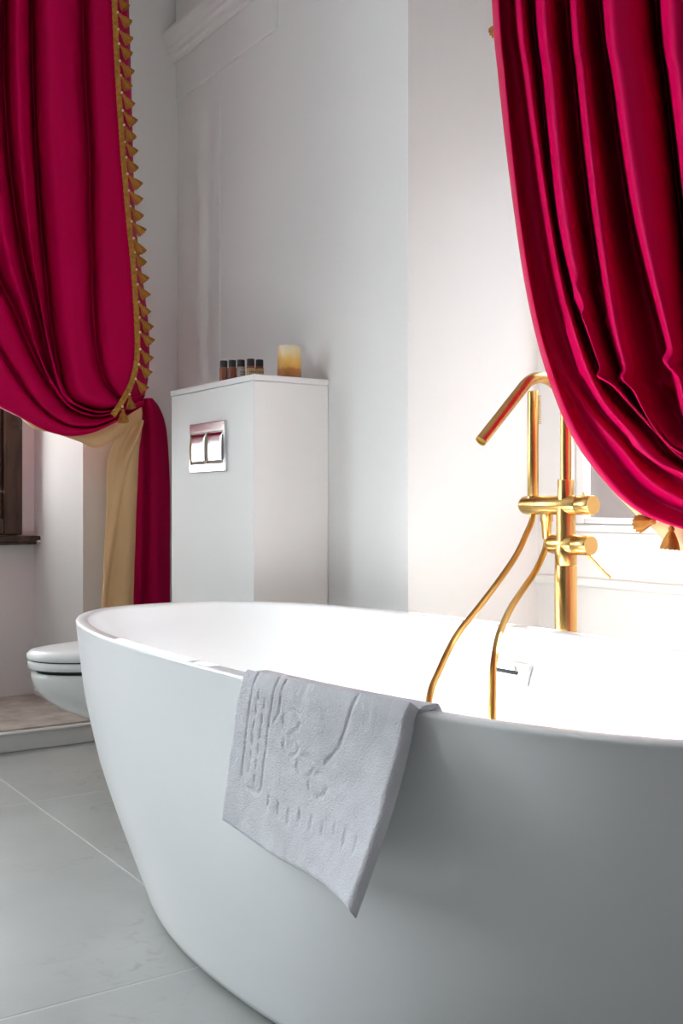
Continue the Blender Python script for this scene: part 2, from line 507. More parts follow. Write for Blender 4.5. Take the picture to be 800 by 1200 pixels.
# building wall seen through the glass
bm = bmesh.new()
box(bm, 5.2, 5.5, -3.0, 9.0, -3.0, 1.75)
box(bm, 5.12, 5.5, -3.0, 9.0, 1.75, 1.86)
box(bm, 5.15, 5.2, -3.0, 9.0, -3.0, -1.6)
tag(obj('building', bm, 'facade', smooth=False, bevel=.01), 'grey-brown plastered building outside the window behind the bathtub', 'building')

# ------------------------------------------------------------------ bathtub
TX, TY, TA, TB, TN, TZ, TR = 1.16, 1.585, 0.409, 0.964, 2.55, 0.567, 0.021
tub = thing('bathtub', 'white oval freestanding bathtub with tapering sides', 'bathtub', (TX, TY, 0), TR)
def sring(bm, a, b, n, z, N=112):
    out = []
    for k in range(N):
        th = 2 * PI * k / N
        c, s = math.cos(th), math.sin(th)
        out.append(bm.verts.new((a * math.copysign(abs(c) ** (2 / n), c), b * math.copysign(abs(s) ** (2 / n), s), z)))
    return out
def outer(t):
    g = interp(t, [0, .1, .25, .45, .7, 1.0], [0, .157, .408, .697, .911, 1.0])
    return 0.33 + (TA - 0.33) * g, 0.689 + (TB - 0.689) * g, 2.105 + (TN - 2.105) * t
# smooth the knots into a spline
KN = [Vector(outer(0.0))]
def outer_s(t):
    acc, wsum = Vector((0, 0, 0)), 0.0
    h_ = min(0.13, 0.02 + t, 1.02 - t)
    for k in range(-8, 9):
        w = 1 - abs(k) / 9
        acc += Vector(outer(min(1.0, max(0.0, t + h_ * k / 8)))) * w
        wsum += w
    return acc / wsum
bm = bmesh.new()
R_ = []
a, b, n = KN[0]
R_.append(sring(bm, a - .030, b - .030, n, 0.0))
R_.append(sring(bm, a - .028, b - .028, n, 0.006))
R_.append(sring(bm, a - .008, b - .008, n, 0.007))
R_.append(sring(bm, a + .001, b + .001, n, 0.011))
for k in range(1, 25):
    t = k / 24 * 0.985
    v = outer_s(max(t, 0.03))
    if k == 1 and t < 0.03: continue
    R_.append(sring(bm, v[0], v[1], v[2], TZ * t))
lip = .004
for da, z in ((0.0, TZ - .006), (-.0008, TZ - .003), (-.003, TZ - .0008), (-.006, TZ), (-.020, TZ), (-.024, TZ - .001), (-.0275, TZ - .004), (-.030, TZ - .009)):
    R_.append(sring(bm, TA + da, TB + da, TN, z))
inner = [(-.036, TZ - .03, 2.5), (-.047, TZ - .06, 2.5), (-.060, TZ - .095, 2.45), (-.074, .41, 2.4), (-.092, .33, 2.35), (-.115, .25, 2.3), (-.135, .19, 2.3), (-.155, .155, 2.3), (-.185, .128, 2.3), (-.23, .113, 2.3), (-.30, .107, 2.2), (-.36, .105, 2.0)]
for da, z, n in inner:
    fall = (TZ - z) / TZ
    R_.append(sring(bm, TA + da, TB + da * 1.0 - .16 * max(0, fall - .05) - (0.30 * max(0, (-da - .13)) if da < -.13 else 0), n, z))
for A, B in zip(R_, R_[1:]):
    N = len(A)
    for k in range(N):
        bm.faces.new((A[k], A[(k + 1) % N], B[(k + 1) % N], B[k]))
bm.faces.new(R_[0][::-1]); bm.faces.new(R_[-1])
obj('tub_shell', bm, 'tub', tub, angle=60)

# overflow: plate coloured white to stand in for chrome's bright reflection, with a dark slot on the inner wall opposite the viewer
nrm = Vector((-0.955, 0, 0.30)).normalized()
bm = bmesh.new(); box(bm, -.061, .061, -.022, .022, -.004, .005)
ov = obj('overflow_plate', bm, 'ceramic', tub, bevel=.0015)
ov.location = (0.3445, 0.035, 0.476)
zax = nrm; xax = Vector((0, 1, 0)); yax = zax.cross(xax)
ov.rotation_euler = Matrix((xax, yax, zax)).transposed().to_euler()
obj('overflow_slot', bmbox(-.034, .030, -.004, .003, .0045, .0062), 'black', ov, smooth=False)
bm = bmesh.new(); prism(bm, [(-.030, -.004), (.030, -.004), (.026, -.016), (-.022, -.016)], .0045, .011)
obj('overflow_lip', bm, 'chrome', ov, smooth=False, bevel=.001)
bm = bmlathe([(.0, 0), (.034, 0), (.036, .002), (.034, .005), (.012, .007), (0.0, .007)], org=(0, 0, .105), n=28, cap=False)
obj('drain_cover', bm, 'chrome', tub)

# ------------------------------------------------------------------ floor-standing brass bath mixer
FX, FY = 1.700, 1.655
fa = thing('bath_faucet', 'brushed brass floor-standing bath mixer with hand shower behind the tub', 'faucet', (FX, FY, 0))
obj('base_flange', bmlathe([(.055, 0), (.055, .008), (.050, .012), (.030, .013)], n=40), 'brass', fa)
obj('column', bmlathe([(.0243, .010), (.0243, .6875), (.0238, .6885)], n=40), 'brass', fa)
obj('column_sleeve', bmlathe([(.0232, .6885), (.0238, .690), (.0238, .722), (.0215, .734), (.0208, .75), (.0208, .815)], n=40), 'brass', fa)
obj('upper_collar', bmlathe([(.0180, .815), (.0180, .874), (.0172, .876), (.0125, .876)], n=36), 'brass', fa)
# spout: up, over and down at 45 degrees toward the tub
r = .0725; zc = 1.094 - r
pts = [(0, 0, .870), (0, 0, .95)]
for k in range(0, 25):
    th = math.radians(135) * k / 24
    pts.append((-r + r * math.cos(th), 0, zc + r * math.sin(th)))
e = Vector(pts[-1])
pts.append(tuple(e + Vector((-.7071, 0, -.7071)) * .085)); pts.append(tuple(e + Vector((-.7071, 0, -.7071)) * .172))
bm = bmesh.new(); tube(bm, pts, .0122, 24, cap=False)
sp = obj('spout', bm, 'brass', fa)
tip = e + Vector((-.7071, 0, -.7071)) * .172
obj('spout_outlet', bmlathe([(.0122, -.002), (.0122, 0), (.0105, 0), (.0102, -.006), (.0, -.006)], axis=(-.7071, 0, -.7071), org=tip, n=24, cap=False), 'brass_cap', sp)
# upper diverter bar and lower mixer bar run along the wall
def bar(name, z, y0, y1, r, seam):
    b = obj(name, bmlathe([(r * .80, y0 + .0), (r * .93, y0 - .004), (r, y0 - .012), (r, seam + .001), (r * .97, seam)][::1], axis=(0, 1, 0), org=(0, 0, z), n=40), 'brass', fa)
    k = obj(name.replace('bar', 'knob'), bmlathe([(r * .97, seam - .0012), (r, seam - .0025), (r, y1 + .0025), (r * .94, y1)], axis=(0, 1, 0), org=(0, 0, z), n=40), 'brass', fa)
    obj('knob_cap', bmlathe([(r * .945, y1 + .0002), (r * .93, y1 - .0012), (0, y1 - .0012)], axis=(0, 1, 0), org=(0, 0, z), n=40, cap=False), 'brass_cap', k)
    return b, k
ub, uk = bar('diverter_bar', .820, .1325, -.0795, .0212, -.040)
lb, lk = bar('mixer_bar', .734, .047, -.072, .0215, -.030)
# small stop pin on the diverter knob, lever on the mixer knob
obj('knob_pin', bmlathe([(.003, .015), (.003, .029), (.0022, .030)], axis=(-.35, -.1, .95), org=(0, -.058, .820), n=14), 'brass_cap', uk)
bm = bmesh.new(); tube(bm, [(.000, -.060, .716), (.006, -.0745, .7035), (.020, -.107, .667)], [.0042, .0042, .0040], 14)
obj('lever', bm, 'brass_cap', lk)
# hand shower parked upright on the bar
hs = obj('hand_shower', bmlathe([(.0118, .838), (.0126, .841), (.0126, 1.074), (.0112, 1.0785), (.0, 1.0785)], org=(0, .1015, 0), n=30), 'brass', fa)
obj('shower_holder', bmlathe([(.0150, .828), (.0150, .8395), (.0122, .8405)], org=(0, .1015, 0), n=30), 'brass', fa)
bm = bmesh.new()
ux, uy = .8305, -.557
for row in (-1, 0, 1):
    ca, sa = math.cos(.42 * row), math.sin(.42 * row)
    dx, dy = ux * ca - uy * sa, ux * sa + uy * ca
    for k in range(15):
        lathe(bm, [(.0014, .0115), (.0011, .0185)], axis=(dx, dy, 0), org=(0, .1015, 1.005 + k * .0044), n=6)
noz = tag(obj('spray_nozzles', bm, 'rubber', hs, smooth=False), kind='stuff')
# outlet elbow for the hose
obj('hose_outlet', bmlathe([(.0145, .806), (.0145, .785), (.0122, .782), (.0095, .748), (.0085, .745)], org=(0, .059, 0), n=28), 'brass', fa)
hw = [(1.70, 1.7565, .806), (1.696, 1.756, .785), (1.679, 1.755, .7566), (1.6436, 1.750, .7096), (1.583, 1.740, .6555), (1.504, 1.72, .600), (1.428, 1.70, .549),
      (1.350, 1.66, .4897), (1.292, 1.62, .445), (1.235, 1.565, .35), (1.19, 1.50, .21), (1.165, 1.44, .135), (1.15, 1.38, .128), (1.17, 1.33, .135), (1.215, 1.335, .20), (1.26, 1.385, .31),
      (1.294, 1.44, .4305), (1.321, 1.47, .4774), (1.350, 1.50, .518), (1.4015, 1.545, .558), (1.449, 1.58, .585), (1.509, 1.62, .6128), (1.5786, 1.66, .642), (1.642, 1.69, .675),
      (1.685, 1.708, .712), (1.699, 1.713, .735), (1.70, 1.714, .752)]
bm = bmesh.new()
tube(bm, [tuple(p - Vector((FX, FY, 0))) for p in spline(hw, 8)], .0069, 14)
obj('shower_hose', bm, 'brass_hose', fa)

# ------------------------------------------------------------------ cistern box with flush plate
CB = thing('cistern_box', 'white boxed-in toilet cistern with thin top slab in the corner', 'cistern box', (1.4957, 2.685, 0))
obj('box_body', bmbox(0.002, 0.2578, .002, .562, 0.0, 1.180), 'box', CB, bevel=.002)
obj('top_slab', bmbox(-.001, 0.2578, -.001, .565, 1.181, 1.199), 'box', CB, bevel=.0025)
fp = obj('flush_plate', bmbox(-.008, .0025, .164, .406, .922, 1.077), 'chrome_soft', CB, bevel=.003)
for y0, y1 in ((.172, .283), (.286, .398)):
    bm = bmesh.new()
    rows = []
    for k in range(9):
        z = .947 + (1.043 - .947) * k / 8
        bulge = .003 * math.sin(PI * k / 8)
        rows.append([(-.0085 - bulge, y0 + (y1 - y0) * j / 6, z) for j in range(7)])
    grid(bm, rows)
    bo = obj('flush_button', bm, 'chrome_soft', fp)
    s = bo.modifiers.new('thick', 'SOLIDIFY'); s.thickness = .003
for z in (.944, 1.0455):
    obj('button_gap', bmbox(-.0085, -.0075, .172, .398, z - .0012, z + .0012), 'black', fp, smooth=False)

# ------------------------------------------------------------------ wall-hung toilet
TO = thing('toilet', 'white wall-hung toilet with closed lid at the far end of the tub', 'toilet', (1.4957, 2.97, 0))
def dring(bm, L, w, z, N=40):
    pts = []
    Rr = min(L * .62, .34)
    pts.append((-.001, -w))
    for k in range(N + 1):
        th = -PI / 2 + PI * k / N
        pts.append((-(L - Rr) - Rr * math.cos(th), w * math.copysign(abs(math.sin(th)) ** 0.92, math.sin(th))))
    pts.append((-.001, w))
    return [bm.verts.new((x, y, z)) for x, y in pts]
def dstack(rows):
    bm = bmesh.new()
    R2 = [dring(bm, *r) for r in rows]
    n = len(R2[0])
    for A, B in zip(R2, R2[1:]):
        for k in range(n):
            bm.faces.new((A[k], A[(k + 1) % n], B[(k + 1) % n], B[k]))
    bm.faces.new(R2[0][::-1]); bm.faces.new(R2[-1])
    return bm
obj('bowl', dstack([(.16, .085, .09), (.20, .10, .10), (.27, .125, .14), (.34, .142, .178), (.42, .155, .212), (.475, .163, .24), (.515, .169, .27), (.540, .173, .30), (.550, .175, .33), (.551, .175, .342), (.546, .171, .346)]), 'ceramic', TO, angle=60)
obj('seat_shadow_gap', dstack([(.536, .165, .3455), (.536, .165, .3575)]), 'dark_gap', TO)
obj('seat', dstack([(.553, .176, .357), (.559, .180, .360), (.560, .181, .376), (.556, .178, .380)]), 'seat', TO, angle=60)
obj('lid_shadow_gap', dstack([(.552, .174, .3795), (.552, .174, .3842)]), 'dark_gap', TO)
obj('lid', dstack([(.558, .179, .384), (.562, .182, .387), (.562, .182, .398), (.554, .176, .406), (.52, .15, .4105), (.40, .08, .412)]), 'seat', TO, angle=60)

# ------------------------------------------------------------------ candle and small bottles on the box
cd = thing('candle', 'pillar candle fading from amber base to cream top on the white box', 'candle', (1.652, 2.745, 1.199))
obj('wax_body', bmlathe([(.0350, 0), (.0358, .002), (.0358, .096), (.0345, .0995), (.031, .0985), (.012, .094), (0, .0935)], n=44, cap=False), 'wax', cd)
bm = bmesh.new(); tube(bm, [(0, 0, .092), (.0005, 0, .1), (.002, .001, .106)], .0012, 8)
obj('wick', bm, 'wick', cd)
bl = [('amber', None, 'leftmost dark amber bottle with black cap in the row on the box', 0.063),
      ('amber', None, 'second amber bottle from the left with black cap on the box', 0.0645),
      ('clear', 'label_grey', 'pale grey labelled bottle with black cap, middle of the row on the box', .0655),
      ('amber', 'label_tan', 'fourth bottle from the left with tan label and tall black cap', .0675),
      ('amber', 'label_tan', 'rightmost small bottle with tan label, nearest the candle', .066)]
for i, (mm, lab, text, hh) in enumerate(bl):
    px = (1.5125, 1.5340, 1.5565, 1.5785, 1.6040)[i]
    py = (2.902, 2.887, 2.873, 2.851, 2.842)[i]
    bt = thing('toiletry_bottle', text, 'bottle', (px, py, 1.199), random.uniform(0, .6), 'toiletry bottles on the white box')
    k = hh / .065
    obj('bottle_body', bmlathe([(.0115, 0), (.0128, .0015), (.0128, .040 * k), (.0115, .0435 * k), (.0085, .0445 * k)], n=28), mm, bt)
    obj('bottle_cap', bmlathe([(.0113, .0440 * k), (.0118, .0455 * k), (.0118, .0635 * k), (.0108, hh)], n=28), 'cap_black', bt)
    if lab:
        lb_ = obj('paper_label', bmlathe([(.01292, .006), (.01292, .038 * k)], n=28, cap=False), lab, bt)
        bm = bmesh.new()
        for q in range(5):
            a0 = math.radians(-150 + 22 * q)
            for zz in (.018, .026):
                x_, y_ = .01302 * math.cos(a0), .01302 * math.sin(a0)
                box(bm, x_ - .0012, x_ + .0012, y_ - .0006, y_ + .0006, zz, zz + .003)
        obj('label_mark', bm, 'print', lb_, smooth=False)

# ------------------------------------------------------------------ bath mat over the near rim
def rim_x(y):
    q = abs((y - TY) / TB)
    return TX - TA * max(0.0, 1 - q ** TN) ** (1 / TN)
GR = []   # woven-in grooves, (s0,t0,s1,t1) with s from left to right, t from rim to hem
GR += [(.115, -.10, .12, .60), (.265, -.10, .27, .62), (.12, .60, .16, .66), (.16, .66, .25, .66), (.25, .66, .27, .62), (.31, -.12, .325, .10), (.325, .10, .30, .16)]
for k in range(6):
    GR.append((.165, .0 + .10 * k, .168, .055 + .10 * k)); GR.append((.215, .05 + .10 * k, .217, .10 + .10 * k))
for cx_, cy_, rr in ((.41, .13, .055), (.43, .28, .05), (.53, .38, .05), (.62, .47, .055)):
    for k in range(9):
        if k % 3 == 2: continue
        a0, a1 = 2 * PI * k / 9, 2 * PI * (k + 1) / 9
        GR.append((cx_ + rr * math.cos(a0), cy_ + rr * 1.3 * math.sin(a0), cx_ + rr * math.cos(a1), cy_ + rr * 1.3 * math.sin(a1)))
for k in range(9):
    s0 = .33 + .072 * k
    t0 = .64 + .015 * (k % 3)
    GR.append((s0, t0, s0 + .004, t0 + .075))
GR += [(.74, -.08, .70, .22), (.70, .22, .64, .33)]
def seg_d(s, t, g):
    ax, ay, bx, by = g[0] * .40, g[1] * .24, g[2] * .40, g[3] * .24
    px_, py_ = s * .40, t * .24
    dx, dy = bx - ax, by - ay
    q = max(0, min(1, ((px_ - ax) * dx + (py_ - ay) * dy) / (dx * dx + dy * dy + 1e-12)))
    return math.hypot(px_ - ax - q * dx, py_ - ay - q * dy)
TH = .0125
def mat_point(s, t):
    # t<0 : over the rim and inside, t=0 : at the rim's outer edge, t=1 : hem
    yl = 1.372 + .052 * max(0.0, t) ** .8
    yr = 1.022 - .012 * max(0.0, t)
    y = yl + (yr - yl) * s
    xr = rim_x(y)
    fl = .006 + .088 * max(0.0, (s - .25) / .75) ** 1.6
    hang = .208 + .006 * math.sin(s * 5) + .010 * s
    if t >= 0:
        wob = .004 * math.sin(s * 9 + 1.0) * t
        return Vector((xr - .004 - fl * t ** 1.25 + wob, y, TZ - .012 - hang * t))
    u = -t      # length units in metres of path beyond the edge / .30
    L = u * .26
    arc = .045
    if L < arc:
        th = L / arc * PI / 2
        return Vector((xr - .004 + .016 * (1 - math.cos(th)) + .004 * L / arc, y, TZ - .012 + .0205 * math.sin(th)))
    L -= arc
    if L < .014:
        return Vector((xr + .016 + L, y, TZ + .0085))
    L -= .014
    q = min(1.0, L / .03)
    return Vector((xr + .030 + .015 * q + .22 * L, y, TZ + .0085 - .010 * q * q - .95 * max(0, L - .006)))
NS, NT = 150, 130
bm = bmesh.new()
T0 = -.62
P = [[mat_point(i / NS, T0 + (1 - T0) * j / NT) for i in range(NS + 1)] for j in range(NT + 1)]
topv, botv = [], []
for j in range(NT + 1):
    rt, rb2 = [], []
    for i in range(NS + 1):
        p = P[j][i]
        du = P[j][min(i + 1, NS)] - P[j][max(i - 1, 0)]
        dv = P[min(j + 1, NT)][i] - P[max(j - 1, 0)][i]
        nn = du.cross(dv)
        nn = nn.normalized() if nn.length > 1e-9 else Vector((-1, 0, 0))
        s, t = i / NS, T0 + (1 - T0) * j / NT
        if nn.x > 0 and t > 0: nn = -nn
        if -.1 < t <= 0 and nn.z < 0 and nn.x > 0: nn = -nn
        edge = min(s, 1 - s) * .40
        edge2 = min((1 - t) * .24, (t - T0) * .24)
        e = min(edge, edge2)
        rnd = TH * (1 - (1 - min(1.0, e / .011)) ** 2) ** .5 if e < .011 else TH
        g = 0
        if -.3 < t < .97:
            dmin = min(seg_d(s, t, q) for q in GR)
            g = .0023 * math.exp(-(dmin / .0023) ** 2)
        fz = .0007 * noise.noise(p * 330) + .0012 * noise.noise(p * 45)
        rt.append(bm.verts.new(p + nn * (max(.0015, rnd) - g + fz + .0005)))
        rb2.append(bm.verts.new(p))
    topv.append(rt); botv.append(rb2)
for j in range(NT):
    for i in range(NS):
        bm.faces.new((topv[j][i], topv[j][i + 1], topv[j + 1][i + 1], topv[j + 1][i]))
        bm.faces.new((botv[j][i], botv[j + 1][i], botv[j + 1][i + 1], botv[j][i + 1]))
for j in range(NT):
    bm.faces.new((topv[j][0], topv[j + 1][0], botv[j + 1][0], botv[j][0]))
    bm.faces.new((topv[j][NS], botv[j][NS], botv[j + 1][NS], topv[j + 1][NS]))
for i in range(NS):
    bm.faces.new((topv[0][i], botv[0][i], botv[0][i + 1], topv[0][i + 1]))
    bm.faces.new((topv[NT][i], topv[NT][i + 1], botv[NT][i + 1], botv[NT][i]))
tag(obj('bath_mat', bm, 'towel', angle=75), 'thick lilac-grey terry bath mat with grooved pattern hung over the tub rim', 'bath mat')

# ------------------------------------------------------------------ curtains
# each row is one fold line of the cloth from ceiling track to tieback, (x, y, z) in metres
LEFT = [
 [(0.437,3.580,3.080),(0.442,3.580,2.716),(0.447,3.580,2.352),(0.454,3.580,2.121),(0.486,3.580,1.893),(0.554,3.580,1.695),(0.657,3.580,1.523),(0.795,3.580,1.319),(0.913,3.580,1.212),(1.055,3.580,1.133),(1.189,3.580,1.088),(1.325,3.580,1.080),(1.446,3.580,1.127),(1.536,3.580,1.181)],
 [(0.605,3.530,3.080),(0.614,3.530,2.730),(0.623,3.530,2.379),(0.636,3.530,2.145),(0.673,3.530,1.914),(0.736,3.530,1.711),(0.827,3.533,1.534),(0.934,3.536,1.325),(1.017,3.539,1.214),(1.103,3.542,1.114),(1.215,3.546,1.064),(1.328,3.549,1.066),(1.439,3.552,1.118),(1.527,3.555,1.181)],
 [(0.700,3.540,3.080),(0.708,3.540,2.744),(0.715,3.540,2.407),(0.726,3.540,2.168),(0.758,3.540,1.933),(0.811,3.540,1.724),(0.882,3.539,1.551),(0.968,3.538,1.382),(1.036,3.536,1.271),(1.116,3.535,1.164),(1.222,3.534,1.093),(1.329,3.533,1.082),(1.429,3.531,1.123),(1.514,3.530,1.174)],
 [(0.735,3.605,3.080),(0.742,3.605,2.761),(0.749,3.605,2.442),(0.760,3.605,2.198),(0.793,3.605,1.957),(0.848,3.605,1.744),(0.920,3.601,1.567),(1.005,3.597,1.393),(1.072,3.593,1.281),(1.148,3.588,1.173),(1.249,3.584,1.103),(1.353,3.580,1.092),(1.451,3.576,1.135),(1.535,3.572,1.186)],
 [(0.741,3.550,3.080),(0.748,3.550,2.751),(0.755,3.550,2.422),(0.766,3.550,2.181),(0.799,3.550,1.943),(0.853,3.550,1.733),(0.925,3.548,1.558),(1.009,3.546,1.387),(1.075,3.544,1.277),(1.147,3.542,1.172),(1.242,3.541,1.104),(1.343,3.539,1.095),(1.439,3.537,1.137),(1.520,3.535,1.189)],
 [(0.865,3.560,3.080),(0.870,3.560,2.769),(0.875,3.560,2.458),(0.883,3.560,2.211),(0.910,3.560,1.966),(0.949,3.560,1.749),(0.992,3.558,1.581),(1.046,3.555,1.467),(1.093,3.553,1.356),(1.161,3.550,1.241),(1.253,3.547,1.142),(1.351,3.545,1.116),(1.437,3.542,1.143),(1.518,3.540,1.179)],
 [(0.915,3.660,3.080),(0.920,3.660,2.795),(0.925,3.660,2.510),(0.933,3.660,2.255),(0.961,3.660,2.003),(1.001,3.660,1.779),(1.043,3.647,1.603),(1.094,3.635,1.484),(1.137,3.623,1.370),(1.198,3.610,1.253),(1.282,3.598,1.153),(1.373,3.585,1.127),(1.454,3.572,1.154),(1.529,3.560,1.190)],
 [(0.914,3.570,3.080),(0.919,3.570,2.777),(0.924,3.570,2.474),(0.932,3.570,2.225),(0.959,3.570,1.978),(0.998,3.570,1.759),(1.042,3.567,1.588),(1.094,3.564,1.474),(1.137,3.561,1.363),(1.196,3.558,1.250),(1.276,3.554,1.154),(1.366,3.551,1.130),(1.448,3.548,1.159),(1.525,3.545,1.196)],
 [(0.942,3.500,3.080),(0.945,3.500,2.767),(0.949,3.500,2.453),(0.954,3.500,2.206),(0.976,3.500,1.962),(1.008,3.500,1.759),(1.044,3.502,1.594),(1.091,3.504,1.458),(1.133,3.506,1.332),(1.186,3.507,1.226),(1.259,3.509,1.148),(1.349,3.511,1.126),(1.431,3.513,1.153),(1.512,3.515,1.187)],
 [(1.009,3.560,3.080),(1.010,3.560,2.787),(1.012,3.560,2.494),(1.015,3.560,2.240),(1.032,3.560,1.989),(1.057,3.560,1.794),(1.084,3.556,1.626),(1.124,3.551,1.463),(1.163,3.547,1.315),(1.206,3.542,1.212),(1.270,3.538,1.149),(1.357,3.534,1.129),(1.436,3.529,1.152),(1.516,3.525,1.183)],
 [(1.063,3.680,3.080),(1.065,3.680,2.818),(1.067,3.680,2.556),(1.069,3.680,2.292),(1.087,3.680,2.032),(1.113,3.680,1.830),(1.138,3.664,1.653),(1.175,3.647,1.483),(1.208,3.631,1.330),(1.245,3.615,1.224),(1.300,3.599,1.160),(1.381,3.583,1.139),(1.454,3.566,1.162),(1.528,3.550,1.192)],
 [(1.051,3.570,3.080),(1.053,3.570,2.795),(1.054,3.570,2.509),(1.057,3.570,2.253),(1.074,3.570,1.999),(1.100,3.570,1.803),(1.128,3.565,1.633),(1.166,3.560,1.469),(1.200,3.555,1.321),(1.236,3.550,1.220),(1.290,3.545,1.160),(1.371,3.540,1.141),(1.445,3.535,1.166),(1.522,3.530,1.197)],
 [(1.055,3.500,3.080),(1.058,3.500,2.781),(1.060,3.500,2.483),(1.065,3.500,2.231),(1.079,3.500,1.981),(1.099,3.500,1.780),(1.120,3.501,1.620),(1.149,3.501,1.456),(1.180,3.502,1.313),(1.217,3.502,1.203),(1.278,3.503,1.155),(1.356,3.504,1.138),(1.432,3.504,1.161),(1.509,3.505,1.190)],
 [(1.103,3.560,3.080),(1.106,3.560,2.800),(1.109,3.560,2.519),(1.114,3.560,2.262),(1.126,3.560,2.006),(1.141,3.560,1.792),(1.153,3.555,1.634),(1.170,3.550,1.462),(1.194,3.545,1.318),(1.228,3.540,1.196),(1.294,3.535,1.157),(1.366,3.530,1.142),(1.441,3.525,1.162),(1.514,3.520,1.188)],
 [(1.158,3.680,3.080),(1.161,3.680,2.831),(1.164,3.680,2.582),(1.170,3.680,2.315),(1.182,3.680,2.049),(1.197,3.680,1.828),(1.207,3.663,1.661),(1.219,3.646,1.481),(1.238,3.629,1.332),(1.265,3.612,1.207),(1.324,3.596,1.167),(1.389,3.579,1.151),(1.459,3.562,1.171),(1.526,3.545,1.196)],
 [(1.140,3.570,3.080),(1.143,3.570,2.807),(1.147,3.570,2.534),(1.153,3.570,2.274),(1.164,3.570,2.016),(1.179,3.570,1.800),(1.192,3.564,1.641),(1.207,3.559,1.467),(1.227,3.553,1.323),(1.254,3.547,1.203),(1.312,3.542,1.166),(1.378,3.536,1.152),(1.449,3.531,1.174),(1.519,3.525,1.200)],
 [(1.163,3.505,3.080),(1.166,3.505,2.797),(1.170,3.505,2.514),(1.177,3.505,2.258),(1.190,3.505,2.003),(1.200,3.505,1.794),(1.212,3.504,1.632),(1.225,3.503,1.460),(1.244,3.502,1.326),(1.274,3.502,1.215),(1.325,3.501,1.176),(1.377,3.500,1.160),(1.436,3.499,1.173),(1.506,3.498,1.194)],
 [(1.212,3.510,3.080),(1.216,3.510,2.805),(1.220,3.510,2.529),(1.228,3.510,2.271),(1.242,3.510,2.014),(1.249,3.510,1.806),(1.258,3.509,1.639),(1.268,3.507,1.465),(1.284,3.506,1.335),(1.311,3.504,1.231),(1.354,3.502,1.190),(1.392,3.501,1.173),(1.439,3.499,1.178),(1.506,3.498,1.196)],
 [(1.264,3.545,3.080),(1.268,3.545,2.818),(1.273,3.545,2.557),(1.281,3.545,2.295),(1.296,3.545,2.033),(1.301,3.545,1.825),(1.307,3.540,1.651),(1.313,3.535,1.474),(1.325,3.530,1.347),(1.349,3.525,1.246),(1.384,3.520,1.204),(1.409,3.515,1.185),(1.446,3.510,1.184),(1.509,3.505,1.198)],
 [(1.340,3.670,3.080),(1.344,3.670,2.853),(1.348,3.670,2.626),(1.358,3.670,2.354),(1.373,3.670,2.082),(1.377,3.670,1.868),(1.377,3.654,1.681),(1.377,3.638,1.496),(1.384,3.621,1.366),(1.403,3.605,1.266),(1.428,3.589,1.220),(1.441,3.572,1.198),(1.466,3.556,1.192),(1.524,3.540,1.204)],
 [(1.331,3.580,3.080),(1.335,3.580,2.834),(1.340,3.580,2.589),(1.349,3.580,2.322),(1.365,3.580,2.055),(1.368,3.580,1.846),(1.371,3.572,1.665),(1.373,3.564,1.484),(1.380,3.556,1.359),(1.397,3.547,1.263),(1.419,3.539,1.220),(1.431,3.531,1.201),(1.456,3.523,1.196),(1.515,3.515,1.209)],
 [(1.359,3.555,3.080),(1.364,3.555,2.833),(1.369,3.555,2.586),(1.380,3.555,2.320),(1.397,3.555,2.055),(1.409,3.555,1.847),(1.420,3.548,1.667),(1.427,3.541,1.486),(1.431,3.534,1.363),(1.435,3.527,1.277),(1.436,3.521,1.223),(1.431,3.514,1.195),(1.432,3.507,1.175),(1.444,3.500,1.161)],
 [(1.383,3.545,3.080),(1.388,3.545,2.835),(1.394,3.545,2.589),(1.406,3.545,2.323),(1.424,3.545,2.057),(1.440,3.545,1.849),(1.454,3.538,1.669),(1.462,3.531,1.488),(1.465,3.524,1.366),(1.459,3.518,1.285),(1.447,3.511,1.227),(1.433,3.504,1.195),(1.422,3.497,1.169),(1.411,3.490,1.143)],
 [(1.399,3.530,3.080),(1.405,3.530,2.834),(1.411,3.530,2.588),(1.424,3.530,2.322),(1.443,3.530,2.056),(1.462,3.530,1.849),(1.478,3.523,1.669),(1.488,3.516,1.488),(1.488,3.509,1.367),(1.476,3.502,1.290),(1.454,3.496,1.229),(1.432,3.489,1.194),(1.411,3.482,1.163),(1.383,3.475,1.128)],
 [(1.490,3.610,3.080),(1.494,3.610,2.861),(1.498,3.610,2.642),(1.508,3.610,2.368),(1.515,3.610,2.091),(1.524,3.610,1.877),(1.542,3.604,1.692),(1.565,3.598,1.508),(1.569,3.591,1.384),(1.563,3.585,1.305),(1.551,3.579,1.242),(1.541,3.572,1.220),(1.535,3.566,1.206),(1.533,3.560,1.193)]]
